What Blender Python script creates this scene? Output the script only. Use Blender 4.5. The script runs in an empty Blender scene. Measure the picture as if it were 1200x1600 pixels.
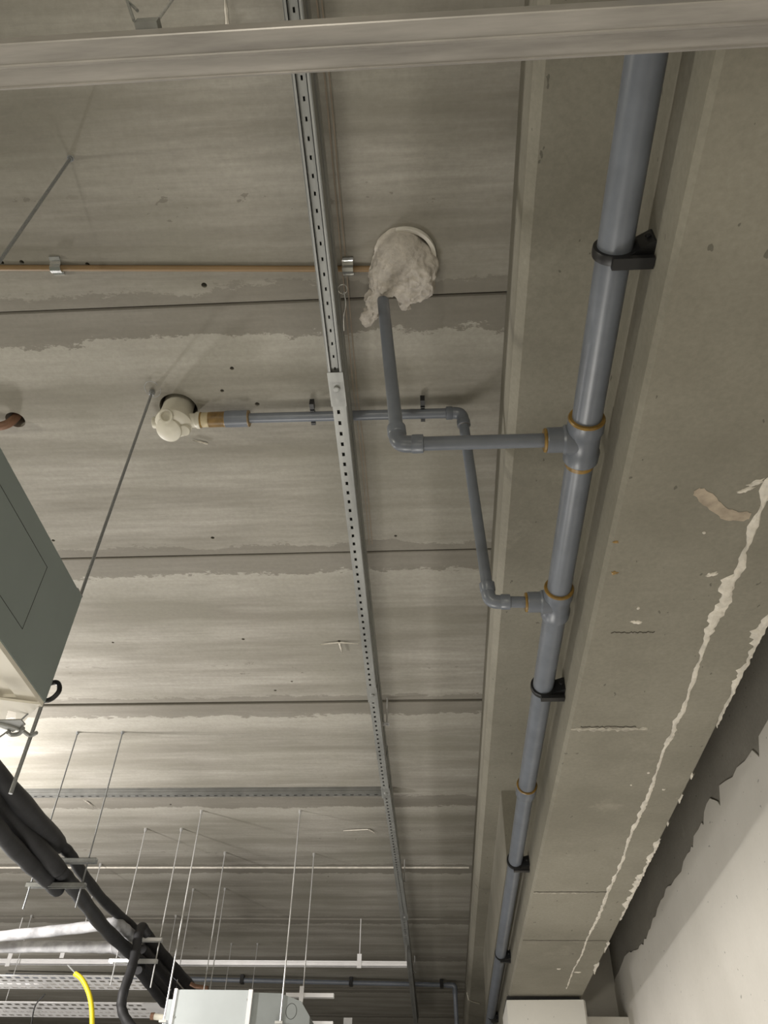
import bpy, bmesh, math, random
from mathutils import Vector, Matrix, noise
random.seed(7)
scene = bpy.context.scene
C = scene.collection

# ---------------------------------------------------------------- camera
cam_d = bpy.data.cameras.new('camera'); cam = bpy.data.objects.new('camera', cam_d); C.objects.link(cam)
cam_d.sensor_fit = 'HORIZONTAL'; cam_d.sensor_width = 36; cam_d.lens = 37.371
cam_d.clip_start = .02
cam.matrix_world = Matrix([[0.998101, 0.025283, 0.056164, 0.0], [0.058173, -0.686579, -0.724724, 0.0], [0.020238, 0.726616, -0.686746, 1.6], [0.0, 0.0, 0.0, 1.0]])
scene.camera = cam
# ---------------------------------------------------------------- light
w = bpy.data.worlds.new('world'); scene.world = w; w.use_nodes = True
w.node_tree.nodes['Background'].inputs[0].default_value = (.80, .80, .72, 1)
w.node_tree.nodes['Background'].inputs[1].default_value = .0
def lamp(name, loc, power, radius, col=(1, .93, .82)):
    l = bpy.data.lights.new(name, 'POINT'); l.energy = power; l.shadow_soft_size = radius; l.color = col
    o = bpy.data.objects.new(name, l); C.objects.link(o); o.location = loc; return o
lamp('work_or_fill_light', (-3.1, 3.9, 2.95), 178, .10, (1, .96, .92))
lamp('work_or_fill_light', (-3.3, .9, 2.98), 60, .10, (1, .95, .80))
lamp('work_or_fill_light', (-.8, -3.6, 1.7), 120, .15, (1, .95, .82))  # added behind the camera to brighten the near profile's front face
lamp('work_or_fill_light', (-4.6, 8.4, 2.60), 30, .25, (1, .96, .90))  # unseen lamp added to lift the dark far ceiling
lamp('work_or_fill_light', (-1.2, -.6, .5), 27, .6, (1, .95, .80))  # soft low fill, added to raise the near ceiling and soffits
lamp('work_or_fill_light', (-.9, 3.4, .4), 98, .6, (1, .965, .90))  # added low fill for the soffits, trays and box unit front
lamp('work_or_fill_light', (-3.4, 5.6, .6), 60, .4, (1, .97, .93))  # extra low fill, added to whiten the tray undersides
scene.view_settings.view_transform = 'Standard'; scene.view_settings.look = 'None'
scene.view_settings.gamma = 1; scene.view_settings.use_curve_mapping = False
scene.view_settings.exposure = 0.29

# ---------------------------------------------------------------- materials
def new_mat(name):
    m = bpy.data.materials.new(name); m.use_nodes = True
    n = m.node_tree.nodes; return m, n, m.node_tree.links, n['Principled BSDF']
def mix(n, l, fac, a, b, mode='MIX'):
    x = n.new('ShaderNodeMix'); x.data_type = 'RGBA'; x.blend_type = mode
    for s, v in ((x.inputs[0], fac), (x.inputs[6], a), (x.inputs[7], b)):
        if isinstance(v, (int, float)): s.default_value = v
        elif isinstance(v, tuple): s.default_value = v + (1,) if len(v) == 3 else v
        else: l.new(v, s)
    return x.outputs[2]
def math_(n, l, op, a, b=0.0, c=0.0):
    x = n.new('ShaderNodeMath'); x.operation = op
    for s, v in zip(x.inputs, (a, b, c)):
        if isinstance(v, (int, float)): s.default_value = v
        else: l.new(v, s)
    return x.outputs[0]
def ntex(n, l, vec, scale, detail=4, rough=.55, stretch=None):
    if stretch:
        mp = n.new('ShaderNodeMapping'); mp.inputs['Scale'].default_value = stretch; l.new(vec, mp.inputs[0]); vec = mp.outputs[0]
    t = n.new('ShaderNodeTexNoise'); t.inputs['Scale'].default_value = scale; t.inputs['Detail'].default_value = detail
    t.inputs['Roughness'].default_value = rough; l.new(vec, t.inputs['Vector']); return t.outputs[0]
def ramp(n, l, v, lo, hi, a=0.0, b=1.0):
    r = n.new('ShaderNodeMapRange'); r.inputs[1].default_value = lo; r.inputs[2].default_value = hi
    r.inputs[3].default_value = a; r.inputs[4].default_value = b; l.new(v, r.inputs[0]); return r.outputs[0]
def bump(n, l, p, h, strength, dist=.01):
    b = n.new('ShaderNodeBump'); b.inputs['Strength'].default_value = strength; b.inputs['Distance'].default_value = dist
    l.new(h, b.inputs['Height']); l.new(b.outputs[0], p.inputs['Normal'])

def simple(name, col, rough=.5, metal=0, var=.12, vscale=30, bmp=.0, stretch=None, spec=.5):
    m, n, l, p = new_mat(name)
    tc = n.new('ShaderNodeTexCoord'); v = ntex(n, l, tc.outputs['Object'], vscale, 5, .6, stretch)
    f = ramp(n, l, v, .3, .7)
    a = tuple(c*(1-var) for c in col); b = tuple(min(1, c*(1+var)) for c in col)
    l.new(mix(n, l, f, a, b), p.inputs['Base Color'])
    p.inputs['Roughness'].default_value = rough; p.inputs['Metallic'].default_value = metal
    p.inputs['Specular IOR Level'].default_value = spec
    if bmp: bump(n, l, p, v, bmp)
    return m

def ceiling_mat():
    m, n, l, p = new_mat('slab_concrete')
    tc = n.new('ShaderNodeTexCoord'); oc = tc.outputs['Object']
    sx = n.new('ShaderNodeSeparateXYZ'); l.new(oc, sx.inputs[0])
    ragged = math_(n, l, 'MULTIPLY', math_(n, l, 'SUBTRACT', ntex(n, l, oc, 5.0, 10, .78, (1, 2.0, 1)), .5), .22)
    y = math_(n, l, 'ADD', sx.outputs[1], ragged)
    t = math_(n, l, 'FRACT', math_(n, l, 'DIVIDE', math_(n, l, 'SUBTRACT', y, 1.3134-.06), 1.2))   # 0 just before each joint
    band = math_(n, l, 'MULTIPLY', math_(n, l, 'LESS_THAN', t, .155), math_(n, l, 'GREATER_THAN', t, .0))
    streak = ntex(n, l, oc, 1.0, 6, .55, (.8, 7, 1))
    fine = ntex(n, l, oc, 3.0, 6, .65, (1.2, 16, 1))
    blot = ntex(n, l, oc, 1.6, 5, .6)
    grain = ntex(n, l, oc, 60, 3, .7)
    c = mix(n, l, ramp(n, l, streak, .38, .62), (.275, .258, .222), (.42, .400, .358))
    c = mix(n, l, ramp(n, l, fine, .38, .65, 0, .34), c, (.22, .205, .18))
    c = mix(n, l, ramp(n, l, blot, .42, .68, 0, .55), c, (.26, .25, .205))
    # pale lime bloom along the edge of the damp band
    bloom = math_(n, l, 'MULTIPLY', math_(n, l, 'GREATER_THAN', t, .155), ramp(n, l, t, .155, .30, .45, 0))
    c = mix(n, l, bloom, c, (.50, .48, .43))
    c = mix(n, l, math_(n, l, 'MULTIPLY', band, .60), c, (.185, .17, .145))
    # rows of small pits
    pit = math_(n, l, 'GREATER_THAN', ntex(n, l, oc, 22, 3, .6, (.8, 1.4, 1)), .66)
    row = math_(n, l, 'LESS_THAN', math_(n, l, 'ABSOLUTE', math_(n, l, 'SUBTRACT', t, .78)), .03)
    msk = math_(n, l, 'MULTIPLY', math_(n, l, 'MULTIPLY', pit, row), ramp(n, l, ntex(n, l, oc, .9, 2), .45, .55))
    c = mix(n, l, math_(n, l, 'MULTIPLY', msk, .5), c, (.13, .115, .095))
    c = mix(n, l, ramp(n, l, grain, .3, .7, 0, .22), c, (.16, .15, .13))
    l.new(c, p.inputs['Base Color']); p.inputs['Roughness'].default_value = .88; p.inputs['Specular IOR Level'].default_value = .2
    bump(n, l, p, fine, .25, .006)
    return m

def concrete(name, dark, light, stretch, grain_f=.25, rough=.85, blotc=None):
    m, n, l, p = new_mat(name)
    tc = n.new('ShaderNodeTexCoord'); oc = tc.outputs['Object']
    a = ntex(n, l, oc, 1.2, 7, .62, stretch); g = ntex(n, l, oc, 70, 3, .7); b = ntex(n, l, oc, 4, 8, .7)
    c = mix(n, l, ramp(n, l, a, .35, .65), dark, light)
    c = mix(n, l, ramp(n, l, b, .58, .72, 0, .4), c, blotc or tuple(x*1.3 for x in light))
    c = mix(n, l, ramp(n, l, g, .3, .7, 0, grain_f), c, tuple(x*.55 for x in dark))
    sp = math_(n, l, 'GREATER_THAN', ntex(n, l, oc, 45, 2, .5, (1, .5, 1)), .74)
    c = mix(n, l, math_(n, l, 'MULTIPLY', sp, .55), c, tuple(x*.3 for x in dark))
    l.new(c, p.inputs['Base Color']); p.inputs['Roughness'].default_value = rough; p.inputs['Specular IOR Level'].default_value = .25
    bump(n, l, p, b, .3, .004)
    return m

M = {}
M['slab'] = ceiling_mat()
M['beam'] = concrete('beam_concrete', (.210, .197, .160), (.300, .283, .235), (1, 1, 1))
M['raw'] = concrete('raw_wall_concrete', (.27, .255, .225), (.36, .34, .30), (1, 1, 2))
M['plaster'] = concrete('skim_plaster', (.74, .71, .655), (.82, .79, .735), (1, 1, 1), .06, blotc=(.70, .66, .60))
M['paint'] = concrete('white_wall_paint', (.66, .645, .60), (.73, .71, .66), (1, 1, 1), .04)
M['filler'] = simple('white_filler', (.66, .62, .55), .8, var=.2, vscale=25, bmp=.6)
M['smudge'] = simple('beige_smudge', (.40, .335, .26), .9, var=.25, vscale=25)
M['floorc'] = concrete('floor_screed', (.30, .29, .27), (.38, .37, .34), (1, 1, 1))
M['pvc'] = simple('grey_pvc', (.155, .171, .202), .33, var=.14, vscale=9, spec=.55)
M['glue'] = simple('amber_pipe_cement', (.25, .150, .035), .35, var=.4, vscale=40)
M['brown'] = simple('brown_primer_coupling', (.20, .125, .045), .35, var=.3, vscale=40)
M['cream'] = simple('cream_plastic', (.52, .44, .28), .5, var=.15, vscale=60)
M['white'] = simple('white_plastic', (.62, .59, .50), .42, var=.05, vscale=20)
M['black'] = simple('black_plastic', (.010, .010, .011), .4, var=.2)
M['galv'] = simple('galvanised_steel', (.315, .32, .31), .52, .42, var=.22, vscale=18, stretch=(1, .15, 1))
M['galvd'] = simple('dull_galvanised_steel', (.165, .165, .155), .6, .2, var=.2, vscale=12)
M['galvn'] = simple('brushed_profile_steel', (.40, .38, .36), .42, .35, var=.30, vscale=5, stretch=(.6, 6, 1))
M['galvl'] = simple('bright_galvanised_steel', (.66, .66, .65), .38, .6, var=.16, vscale=14, stretch=(.2, 1, 1))
M['rod'] = simple('zinc_threaded_rod', (.62, .62, .62), .35, .6, var=.15, vscale=300)
M['rodd'] = simple('dull_threaded_rod', (.30, .31, .32), .4, .5, var=.2, vscale=300)
M['clip'] = simple('zinc_clip', (.78, .79, .78), .22, .9, var=.05)
M['tan'] = simple('tan_conduit', (.235, .150, .070), .5, var=.12, vscale=6)
M['copper'] = simple('rusty_copper', (.22, .12, .075), .5, .3, var=.3, vscale=20)
M['cloth'] = simple('mineral_wool', (.56, .52, .475), .95, var=.18, vscale=38, bmp=.8, spec=.1)
M['ins'] = simple('black_pipe_insulation', (.014, .014, .016), .62, var=.45, vscale=10, bmp=.3)
M['insg'] = simple('dusty_grey_insulation', (.34, .34, .35), .85, var=.5, vscale=7, bmp=.4)
M['unitside'] = simple('grey_green_sheet', (.25, .292, .285), .55, .1, var=.06, vscale=3)
M['unitbot'] = simple('cream_panel', (.86, .82, .73), .5, var=.05, vscale=5)
M['acw'] = simple('pale_grey_sheet', (.52, .56, .57), .5, .1, var=.05, vscale=4)
M['acd'] = simple('mid_grey_sheet', (.27, .29, .29), .45, .4, var=.08, vscale=6)
M['trayw'] = simple('white_tray_steel', (.90, .89, .90), .5, .0, var=.06, vscale=9)
M['yellow'] = simple('yellow_conduit', (.72, .58, .02), .4, var=.05)
M['wood'] = simple('pale_wedge', (.50, .45, .30), .6, var=.15)
M['line'] = simple('faint_tan', (.29, .235, .18), .9, var=.2, vscale=12)
M['crack'] = simple('old_crack', (.07, .062, .05), .9, var=.5, vscale=40)
M['spall'] = simple('pale_spall', (.38, .355, .30), .9, var=.35, vscale=50, bmp=.6)
M['dark'] = simple('dark_slot', (.03, .03, .03), .8)

# ---------------------------------------------------------------- mesh helpers
def obj(name, bm, mat, parent=None, smooth=False, loc=None):
    bmesh.ops.recalc_face_normals(bm, faces=bm.faces)
    me = bpy.data.meshes.new(name); bm.to_mesh(me); bm.free()
    me.materials.append(M[mat] if isinstance(mat, str) else mat)
    if smooth: me.polygons.foreach_set('use_smooth', [True]*len(me.polygons))
    o = bpy.data.objects.new(name, me); C.objects.link(o)
    if smooth:
        try: me.set_sharp_from_angle(angle=math.radians(38))
        except Exception: pass
    if parent is not None:
        o.parent = parent; o.matrix_parent_inverse = Matrix.Translation(-Vector(parent.location))
    return o
def recentre(o):
    """put the origin of a single-mesh thing at the base of its own mesh"""
    vs = [v.co for v in o.data.vertices]
    c = Vector((sum(v.x for v in vs)/len(vs), sum(v.y for v in vs)/len(vs), min(v.z for v in vs)))
    o.data.transform(Matrix.Translation(-c)); o.location = c
    return o
def tag(o, label, cat, group=None, kind=None):
    if label: o['label'] = label
    if cat: o['category'] = cat
    if group: o['group'] = group
    if kind: o['kind'] = kind
    return o
def thing(name, label, cat, loc=(0, 0, 0), group=None):
    o = bpy.data.objects.new(name, None); C.objects.link(o); o.location = loc; o.empty_display_size = .05
    return tag(o, label, cat, group)
def box(bm, lo, hi):
    vs = [bm.verts.new((x, y, z)) for x in (lo[0], hi[0]) for y in (lo[1], hi[1]) for z in (lo[2], hi[2])]
    for f in ((0, 1, 3, 2), (4, 6, 7, 5), (0, 4, 5, 1), (2, 3, 7, 6), (0, 2, 6, 4), (1, 5, 7, 3)):
        bm.faces.new([vs[i] for i in f])
    return vs
def B(lo, hi, bev=0):
    bm = bmesh.new(); box(bm, lo, hi)
    if bev: bmesh.ops.bevel(bm, geom=bm.edges[:], offset=bev, segments=2, affect='EDGES')
    return bm
def prism(bm, pts, axis, a, b):
    """extrude a closed polygon (two other coordinates in order) along an axis from a to b"""
    def v(p, t):
        q = list(p); q.insert(axis, t); return bm.verts.new(q)
    A = [v(p, a) for p in pts]; Bv = [v(p, b) for p in pts]; n = len(pts)
    bm.faces.new(A); bm.faces.new(Bv[::-1])
    for i in range(n): bm.faces.new((A[i], A[(i+1) % n], Bv[(i+1) % n], Bv[i]))
def frame_of(d):
    d = d.normalized(); u = d.cross(Vector((0, 0, 1)))
    if u.length < 1e-3: u = d.cross(Vector((1, 0, 0)))
    u.normalize(); return u, d.cross(u).normalized()
def tube(bm, pts, r, seg=20, cap=True, inner=None):
    """tube along points; r number or list; parallel-transported frames"""
    P = [Vector(p) for p in pts]; n = len(P)
    rs = r if isinstance(r, (list, tuple)) else [r]*n
    T = []
    for i in range(n):
        a = P[max(i-1, 0)]; b = P[min(i+1, n-1)]; d = (b-a)
        if d.length < 1e-9: d = T[-1] if T else Vector((0, 0, 1))
        T.append(d.normalized())
    u, _ = frame_of(T[0]); rings = []
    for i in range(n):
        u = (u - T[i]*u.dot(T[i])).normalized(); w_ = T[i].cross(u)
        rings.append([bm.verts.new(P[i] + (u*math.cos(2*math.pi*k/seg) + w_*math.sin(2*math.pi*k/seg))*rs[i]) for k in range(seg)])
    for i in range(n-1):
        for k in range(seg):
            bm.faces.new((rings[i][k], rings[i][(k+1) % seg], rings[i+1][(k+1) % seg], rings[i+1][k]))
    if cap: bm.faces.new(rings[0][::-1]); bm.faces.new(rings[-1])
def lathe(bm, a, d, prof, seg=28):
    """profile (t along d, radius) swept round the axis a + t d"""
    a = Vector(a); d = Vector(d).normalized()
    u, w_ = frame_of(d); rings = []
    for t, r in prof:
        rings.append([bm.verts.new(a + d*t + (u*math.cos(2*math.pi*k/seg) + w_*math.sin(2*math.pi*k/seg))*max(r, 1e-4)) for k in range(seg)])
    for i in range(len(rings)-1):
        for k in range(seg): bm.faces.new((rings[i][k], rings[i][(k+1) % seg], rings[i+1][(k+1) % seg], rings[i+1][k]))
    bm.faces.new(rings[0][::-1]); bm.faces.new(rings[-1])
def arc(p0, c, p1, n=8):
    """quadratic corner"""
    p0, c, p1 = Vector(p0), Vector(c), Vector(p1)
    return [p0*(1-t)**2 + c*2*t*(1-t) + p1*t*t for t in [i/n for i in range(n+1)]]
def smooth_path(pts, n=8):
    P = [Vector(p) for p in pts]; out = []
    for i in range(len(P)-1):
        a, b, c, d = P[max(i-1, 0)], P[i], P[i+1], P[min(i+2, len(P)-1)]
        for k in range(n):
            t = k/n
            out.append(.5*((2*b)+(c-a)*t+(2*a-5*b+4*c-d)*t*t+(3*b-a-3*c+d)*t**3))
    return out + [P[-1]]
def slotted(bm, o, u, v, L, Wd, rows, pitch, sl, sw, th=.0015):
    """sheet from corner o along unit u (length L) and v (width Wd) with rows of real slots"""
    o, u, v = Vector(o), Vector(u), Vector(v); nrm = u.cross(v).normalized()*th
    us = [0]; n = int(L/pitch); off = (L-n*pitch)/2
    for i in range(n):
        c = off + (i+.5)*pitch; us += [c-sl/2, c+sl/2]
    us.append(L); vs = [0]
    for r in rows: vs += [r-sw/2, r+sw/2]
    vs.append(Wd)
    for layer in (0, 1):
        g = [[bm.verts.new(o+u*a+v*b+nrm*layer) for b in vs] for a in us]
        for i in range(len(us)-1):
            for j in range(len(vs)-1):
                if i % 2 == 1 and j % 2 == 1: continue
                bm.faces.new((g[i][j], g[i+1][j], g[i+1][j+1], g[i][j+1]))

# ---------------------------------------------------------------- the room shell
ZC = 3.75
def build_ceiling():
    bm = bmesh.new()
    x0, x1 = -9.0, 1.6; g = .0035; c = .004
    k = -5
    while k < 11:
        a = 1.3134+1.2*k; b = a+1.2; dz = .006*math.sin(k*2.3)
        if k == -1: dz = -.010
        if k == 0: dz = .002
        g = .006 if k in (-1, 0) else .0042
        z = ZC+dz
        prism(bm, [(a+g, z+c), (a+g+c, z), (b-g-c, z), (b-g, z+c), (b-g, 4.0), (a+g, 4.0)], 0, x0, x1)
        k += 1
    o = obj('ceiling', bm, 'slab')
    # cored and drilled holes
    cb = bmesh.new()
    def cyl(x, y, r, d=.16, seg=32):
        lathe(cb, (x, y, ZC-.05), (0, 0, 1), [(0, r), (d, r)], seg)
    cyl(-.050, 1.175, .092, .22); cyl(-.860, 1.722, .066, .22); cyl(-1.455, 1.748, .034, .2)
    for (x, y) in [(-0.64, 1.56), (-0.692, 1.651), (-0.582, 1.714), (-0.137, 2.414), (-0.887, 2.399), (-1.554, 2.392), (-1.535, 3.139), (-0.898, 3.13), (-0.719, 3.512), (-0.818, 3.597), (-0.815, 5.564), (-0.565, 5.577), (-0.837, 6.305), (-0.66, 1.243), (-0.992, 1.158), (-1.186, 1.142), (-1.248, 1.141), (-0.454, 0.569), (-0.441, 3.159), (-2.259, 4.82), (-1.725, 4.992), (-0.112, 5.423), (-0.855, 6.417), (-0.146, 8.838), (-1.834, 2.527)]:
        cyl(x, y, random.uniform(.006, .0095), .1, 10)
    cut = obj('cutter', cb, 'dark')
    md = o.modifiers.new('holes', 'BOOLEAN'); md.object = cut; md.solver = 'EXACT'; md.operation = 'DIFFERENCE'
    dg = bpy.context.evaluated_depsgraph_get(); me = bpy.data.meshes.new_from_object(o.evaluated_get(dg))
    o.modifiers.clear(); o.data = me; bpy.data.objects.remove(cut)
    o['kind'] = 'structure'
    tb = B((-9, -5, 4.0), (1.6, 14.6, 4.1)); t = obj('topping', tb, 'beam', o)
    return o
ceiling = build_ceiling()
def struct(name, bm, mat):
    o = obj(name, bm, mat); o['kind'] = 'structure'; return o
struct('floor', B((-9, -5, -.1), (1.6, 14.6, 0)), 'floorc')
struct('wall_left', B((-9.2, -5, 0), (-9, 14.6, 4.1)), 'raw')
struct('wall_back', B((-9, -5.2, 0), (1.6, -5, 4.1)), 'raw')
struct('wall_far', B((-9, 14.4, 0), (.9, 14.6, 4.1)), 'raw')
XW = 1.25
wr = struct('wall_right', B((XW+.006, -5, 0), (1.6, 14.4, ZC)), 'raw')
# skim coat on the right wall, ragged along its top edge
def skim():
    bm = bmesh.new(); y = -5.0; top = []
    r = random.Random(11)
    while y < 6.9:
        s = r.random()
        base = 3.125+.030*math.sin(y*2.1)+.022*math.sin(y*5.3+1)
        top.append((y, base+r.uniform(-.012, .012)))
        if s < .22:
            dd = r.uniform(.02, .06)
            top.append((y+.035, base-dd*.6)); top.append((y+.055, base-dd)); top.append((y+.075, base-dd*.5)); y += .05
        y += r.uniform(.04, .11)
    top.append((6.9, 3.05))
    for i in range(len(top)-1):
        (a, za), (b, zb) = top[i], top[i+1]
        if b <= a: b = a+.01
        q = [bm.verts.new(p) for p in ((XW, a, 0), (XW, b, 0), (XW, b, zb), (XW, a, za), (XW+.008, a, za), (XW+.008, b, zb))]
        bm.faces.new(q[:4]); bm.faces.new((q[3], q[2], q[5], q[4]))
    bmesh.ops.remove_doubles(bm, verts=bm.verts, dist=1e-5)
    return bm
sk = obj('skim_coat', skim(), 'plaster', wr); sk['label'] = 'pale plaster coat with a ragged top edge'
# end wall: thick plastered lower part, recessed upper part
we = bmesh.new()
box(we, (.93, 6.30, 0), (XW+.3, 6.6, 2.845)); box(we, (.60, 6.62, 0), (XW+.3, 6.9, ZC))
struct('wall_end', we, 'plaster')

# ---------------------------------------------------------------- concrete beam and column
ZB, ZS, XF, XR, XL = 2.90, 3.48, .44, .9215, .252
beam = thing('concrete_beam', 'long olive-grey concrete beam along the right wall with a stepped ledge and white filler seams', 'beam', (.6, 3, ZB))
bm = bmesh.new()
prism(bm, [(XF, ZS), (XF, ZB+.012), (XF+.010, ZB), (XR-.008, ZB), (XR, ZB+.008), (XR, ZC), (XF+.02, ZC)], 1, -4.9, 6.02)
obj('stem', bm, 'beam', beam)
bm = bmesh.new()
prism(bm, [(XF, ZS), (XF, ZB+.012), (XF+.010, ZB), (XR-.008, ZB), (XR, ZB+.008), (XR, ZC), (XF+.02, ZC)], 1, 6.03, 14.3)
obj('stem', bm, 'beam', beam)
for a, b in ((-4.9, 5.745), (5.76, 14.3)):
    bm = bmesh.new()
    prism(bm, [(XL, ZC-.001), (XL, ZS+.035), (XL+.022, ZS), (XF+.012, ZS), (XF+.012, ZC-.001)], 1, a, b)
    obj('ledge', bm, 'beam', beam)
bm = bmesh.new(); prism(bm, [(.352, 4.2), (.354, 7.29), (XF+.005, 9.4), (XF+.005, 4.2)], 2, 3.10, ZS+.004)
hh = obj('haunch', bm, 'beam', beam); hh['label'] = 'thicker slab of concrete on the beam side'
# thin construction joints across the soffit
def crack(y, xa, xb, w0, seed):
    bm = bmesh.new(); r = random.Random(seed); n = 26; prev = None
    for i in range(n+1):
        x = xa+(xb-xa)*i/n; yy = y+r.uniform(-.004, .004); ww = w0*r.uniform(.3, 1.3)
        cur = (bm.verts.new((x, yy-ww, ZB-.0006)), bm.verts.new((x, yy+ww, ZB-.0006)), bm.verts.new((x, yy, ZB-.0025)))
        if prev:
            bm.faces.new((prev[0], cur[0], cur[2], prev[2])); bm.faces.new((prev[2], cur[2], cur[1], prev[1]))
        prev = cur
    return bm
for y, a, b, w0, mt, s in ((2.422, .48, .66, .0025, 'crack', 1), (2.440, .45, .70, .012, 'spall', 4), (4.01, .45, .79, .003, 'crack', 2), (4.03, .45, .70, .008, 'spall', 9), (4.78, .45, .90, .0035, 'crack', 3), (1.885, .50, .62, .0009, 'crack', 6)):
    obj('crack_line', crack(y, a, b, w0, s), mt, beam)
# filler: irregular lumps of plaster squeezed from the seams
def blob_strip(bm, f, t0, t1, wfun, zface, seed, dt=.012, th=.005):
    r = random.Random(seed); t = t0; prev = None
    while t <= t1:
        x, y = f(t); wl, wr_ = wfun(t, r)
        if wl+wr_ < .001:
            prev = None; t += dt; continue
        hgt = th*r.uniform(.5, 1.3)
        cur = [bm.verts.new((x-wl, y, zface)), bm.verts.new((x-wl*.45, y, zface-hgt)), bm.verts.new((x+wr_*.45, y, zface-hgt*r.uniform(.4, 1))), bm.verts.new((x+wr_, y, zface))]
        if prev:
            for i in range(3): bm.faces.new((prev[i], cur[i], cur[i+1], prev[i+1]))
        prev = cur; t += dt
def lerp(tab, t):
    for (a, va), (b, vb) in zip(tab, tab[1:]):
        if a <= t <= b: return va+(vb-va)*(t-a)/(b-a)
    return tab[-1][1]
seamx = [(.9, .772), (1.34, .772), (1.75, .772), (2.318, .783), (3.157, .793), (4.086, .80), (5.82, .79), (6, .79)]
seamw = [(.9, .008), (1.3, .012), (1.42, .024), (1.47, .012), (1.55, .010), (1.68, .034), (1.86, .024), (1.92, .012), (2.2, .009), (2.45, .016), (2.62, .007), (3.1, .014), (3.5, .008), (4.2, .014), (4.8, .008), (5.75, .006), (6, .002)]
bm = bmesh.new()
blob_strip(bm, lambda t: (lerp(seamx, t)+.004*math.sin(t*9), t), .95, 5.8,
           lambda t, r: (lerp(seamw, t)*max(.12, .55+1.3*noise.noise(Vector((t*14, 1, 0)))+.5*noise.noise(Vector((t*45, 5, 0)))), lerp(seamw, t)*max(.15, .65+.9*noise.noise(Vector((t*11, 9, 0)))+.4*noise.noise(Vector((t*50, 7, 0))))), ZB-.0002, 5)
s1 = obj('seam_filler', bm, 'filler', beam); s1['label'] = 'white filler squeezed along the middle seam'
bm = bmesh.new()
def edgew(t, r):
    for a, b, w_ in ((1.62, 1.78, .016), (1.80, 2.02, .045), (2.02, 2.22, .022), (2.22, 2.42, .006), (2.75, 2.80, .014), (2.92, 3.0, .024), (3.18, 3.22, .010), (3.35, 3.75, .016), (3.75, 4.25, .026), (4.25, 4.42, .012), (4.78, 4.98, .014), (5.18, 5.42, .018)):
        if a <= t <= b: return (w_*max(.1, .6+1.2*noise.noise(Vector((t*13, 3, 0)))+.6*noise.noise(Vector((t*50, 2, 0))))*min(1, (t-a)*12+.15, (b-t)*12+.15), .006+.008*noise.noise(Vector((t*25, 4, 0))))
    return (0, 0)
blob_strip(bm, lambda t: (XR-.006, t), 1.5, 5.6, edgew, ZB-.0002, 8, .010, .009)
s2 = obj('seam_filler', bm, 'filler', beam); s2['label'] = 'white filler lumps along the wall edge'
def splat(bm, cx, cy, rx, ry, ang, seed, z=ZB-.0003, th=.003, n=22, spiky=.35):
    r = random.Random(seed); c = bm.verts.new((cx, cy, z-th)); ring = []; mid = []
    for k in range(n):
        a = 2*math.pi*k/n; rr = 1+r.uniform(-spiky, spiky)
        px_, py_ = rx*rr*math.cos(a), ry*rr*math.sin(a)
        X, Y = px_*math.cos(ang)-py_*math.sin(ang), px_*math.sin(ang)+py_*math.cos(ang)
        ring.append(bm.verts.new((cx+X, cy+Y, z))); mid.append(bm.verts.new((cx+X*.6, cy+Y*.6, z-th)))
    for k in range(n):
        j = (k+1) % n
        bm.faces.new((ring[k], ring[j], mid[j], mid[k])); bm.faces.new((mid[k], mid[j], c))
bm = bmesh.new()
for i, (x, y, rx, ry, a) in enumerate([(0.563, 1.838, 0.016, 0.007, 0.3), (0.556, 1.773, 0.005, 0.005, 0), (0.717, 1.633, 0.014, 0.008, -0.3), (0.661, 1.472, 0.004, 0.004, 0), (0.737, 1.308, 0.02, 0.008, -0.5), (0.721, 1.328, 0.02, 0.007, -0.5), (0.7, 5.35, 0.012, 0.01, 0), (0.82, 5.42, 0.02, 0.01, 0), (0.715, 2.86, 0.004, 0.004, 0), (0.76, 2.76, 0.005, 0.008, 0), (0.84, 2.9, 0.006, 0.006, 0)]): splat(bm, x, y, rx, ry, a, i+3)
obj('filler_splash', bm, 'filler', beam)
bm = bmesh.new()
pth = smooth_path([(0.61, 1.324, 2.9), (0.637, 1.35, 2.9), (0.68, 1.394, 2.9), (0.714, 1.415, 2.9), (0.755, 1.417, 2.9)], 6)
r_ = random.Random(4); prev = None
for i, p in enumerate(pth):
    d = (pth[min(i+1, len(pth)-1)]-pth[max(i-1, 0)]).normalized(); s = Vector((-d.y, d.x, 0))*(.017*r_.uniform(.75, 1.1)*(1 if 1 < i < len(pth)-2 else .6))
    cur = (bm.verts.new(p-s), bm.verts.new(p+s))
    if prev: bm.faces.new((prev[0], cur[0], cur[1], prev[1]))
    prev = cur
for v in bm.verts: v.co.z = ZB-.0008
obj('plaster_smear', bm, 'smudge', beam)
bm = bmesh.new()
for x, y, r in ((.47, 1.62, .009), (.455, 1.50, .007)): splat(bm, x, y, r, r*.8, .3, int(y*100), spiky=.4, th=.001)
obj('glue_drip', bm, 'glue', beam)

col = thing('column', 'white painted column at the far end carrying the concrete beam', 'column', (.67, 6.2, 0))
bm = bmesh.new(); prism(bm, [(.425, 5.99), (.915, 5.96), (.93, 5.99), (.93, 6.5), (.425, 6.5)], 2, 0, ZB-.028)
obj('shaft', bm, 'paint', col)
bm = B((.43, 6.02, ZB-.03), (.90, 6.48, ZB)); obj('bearing_pad', bm, 'dark', col)

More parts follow.
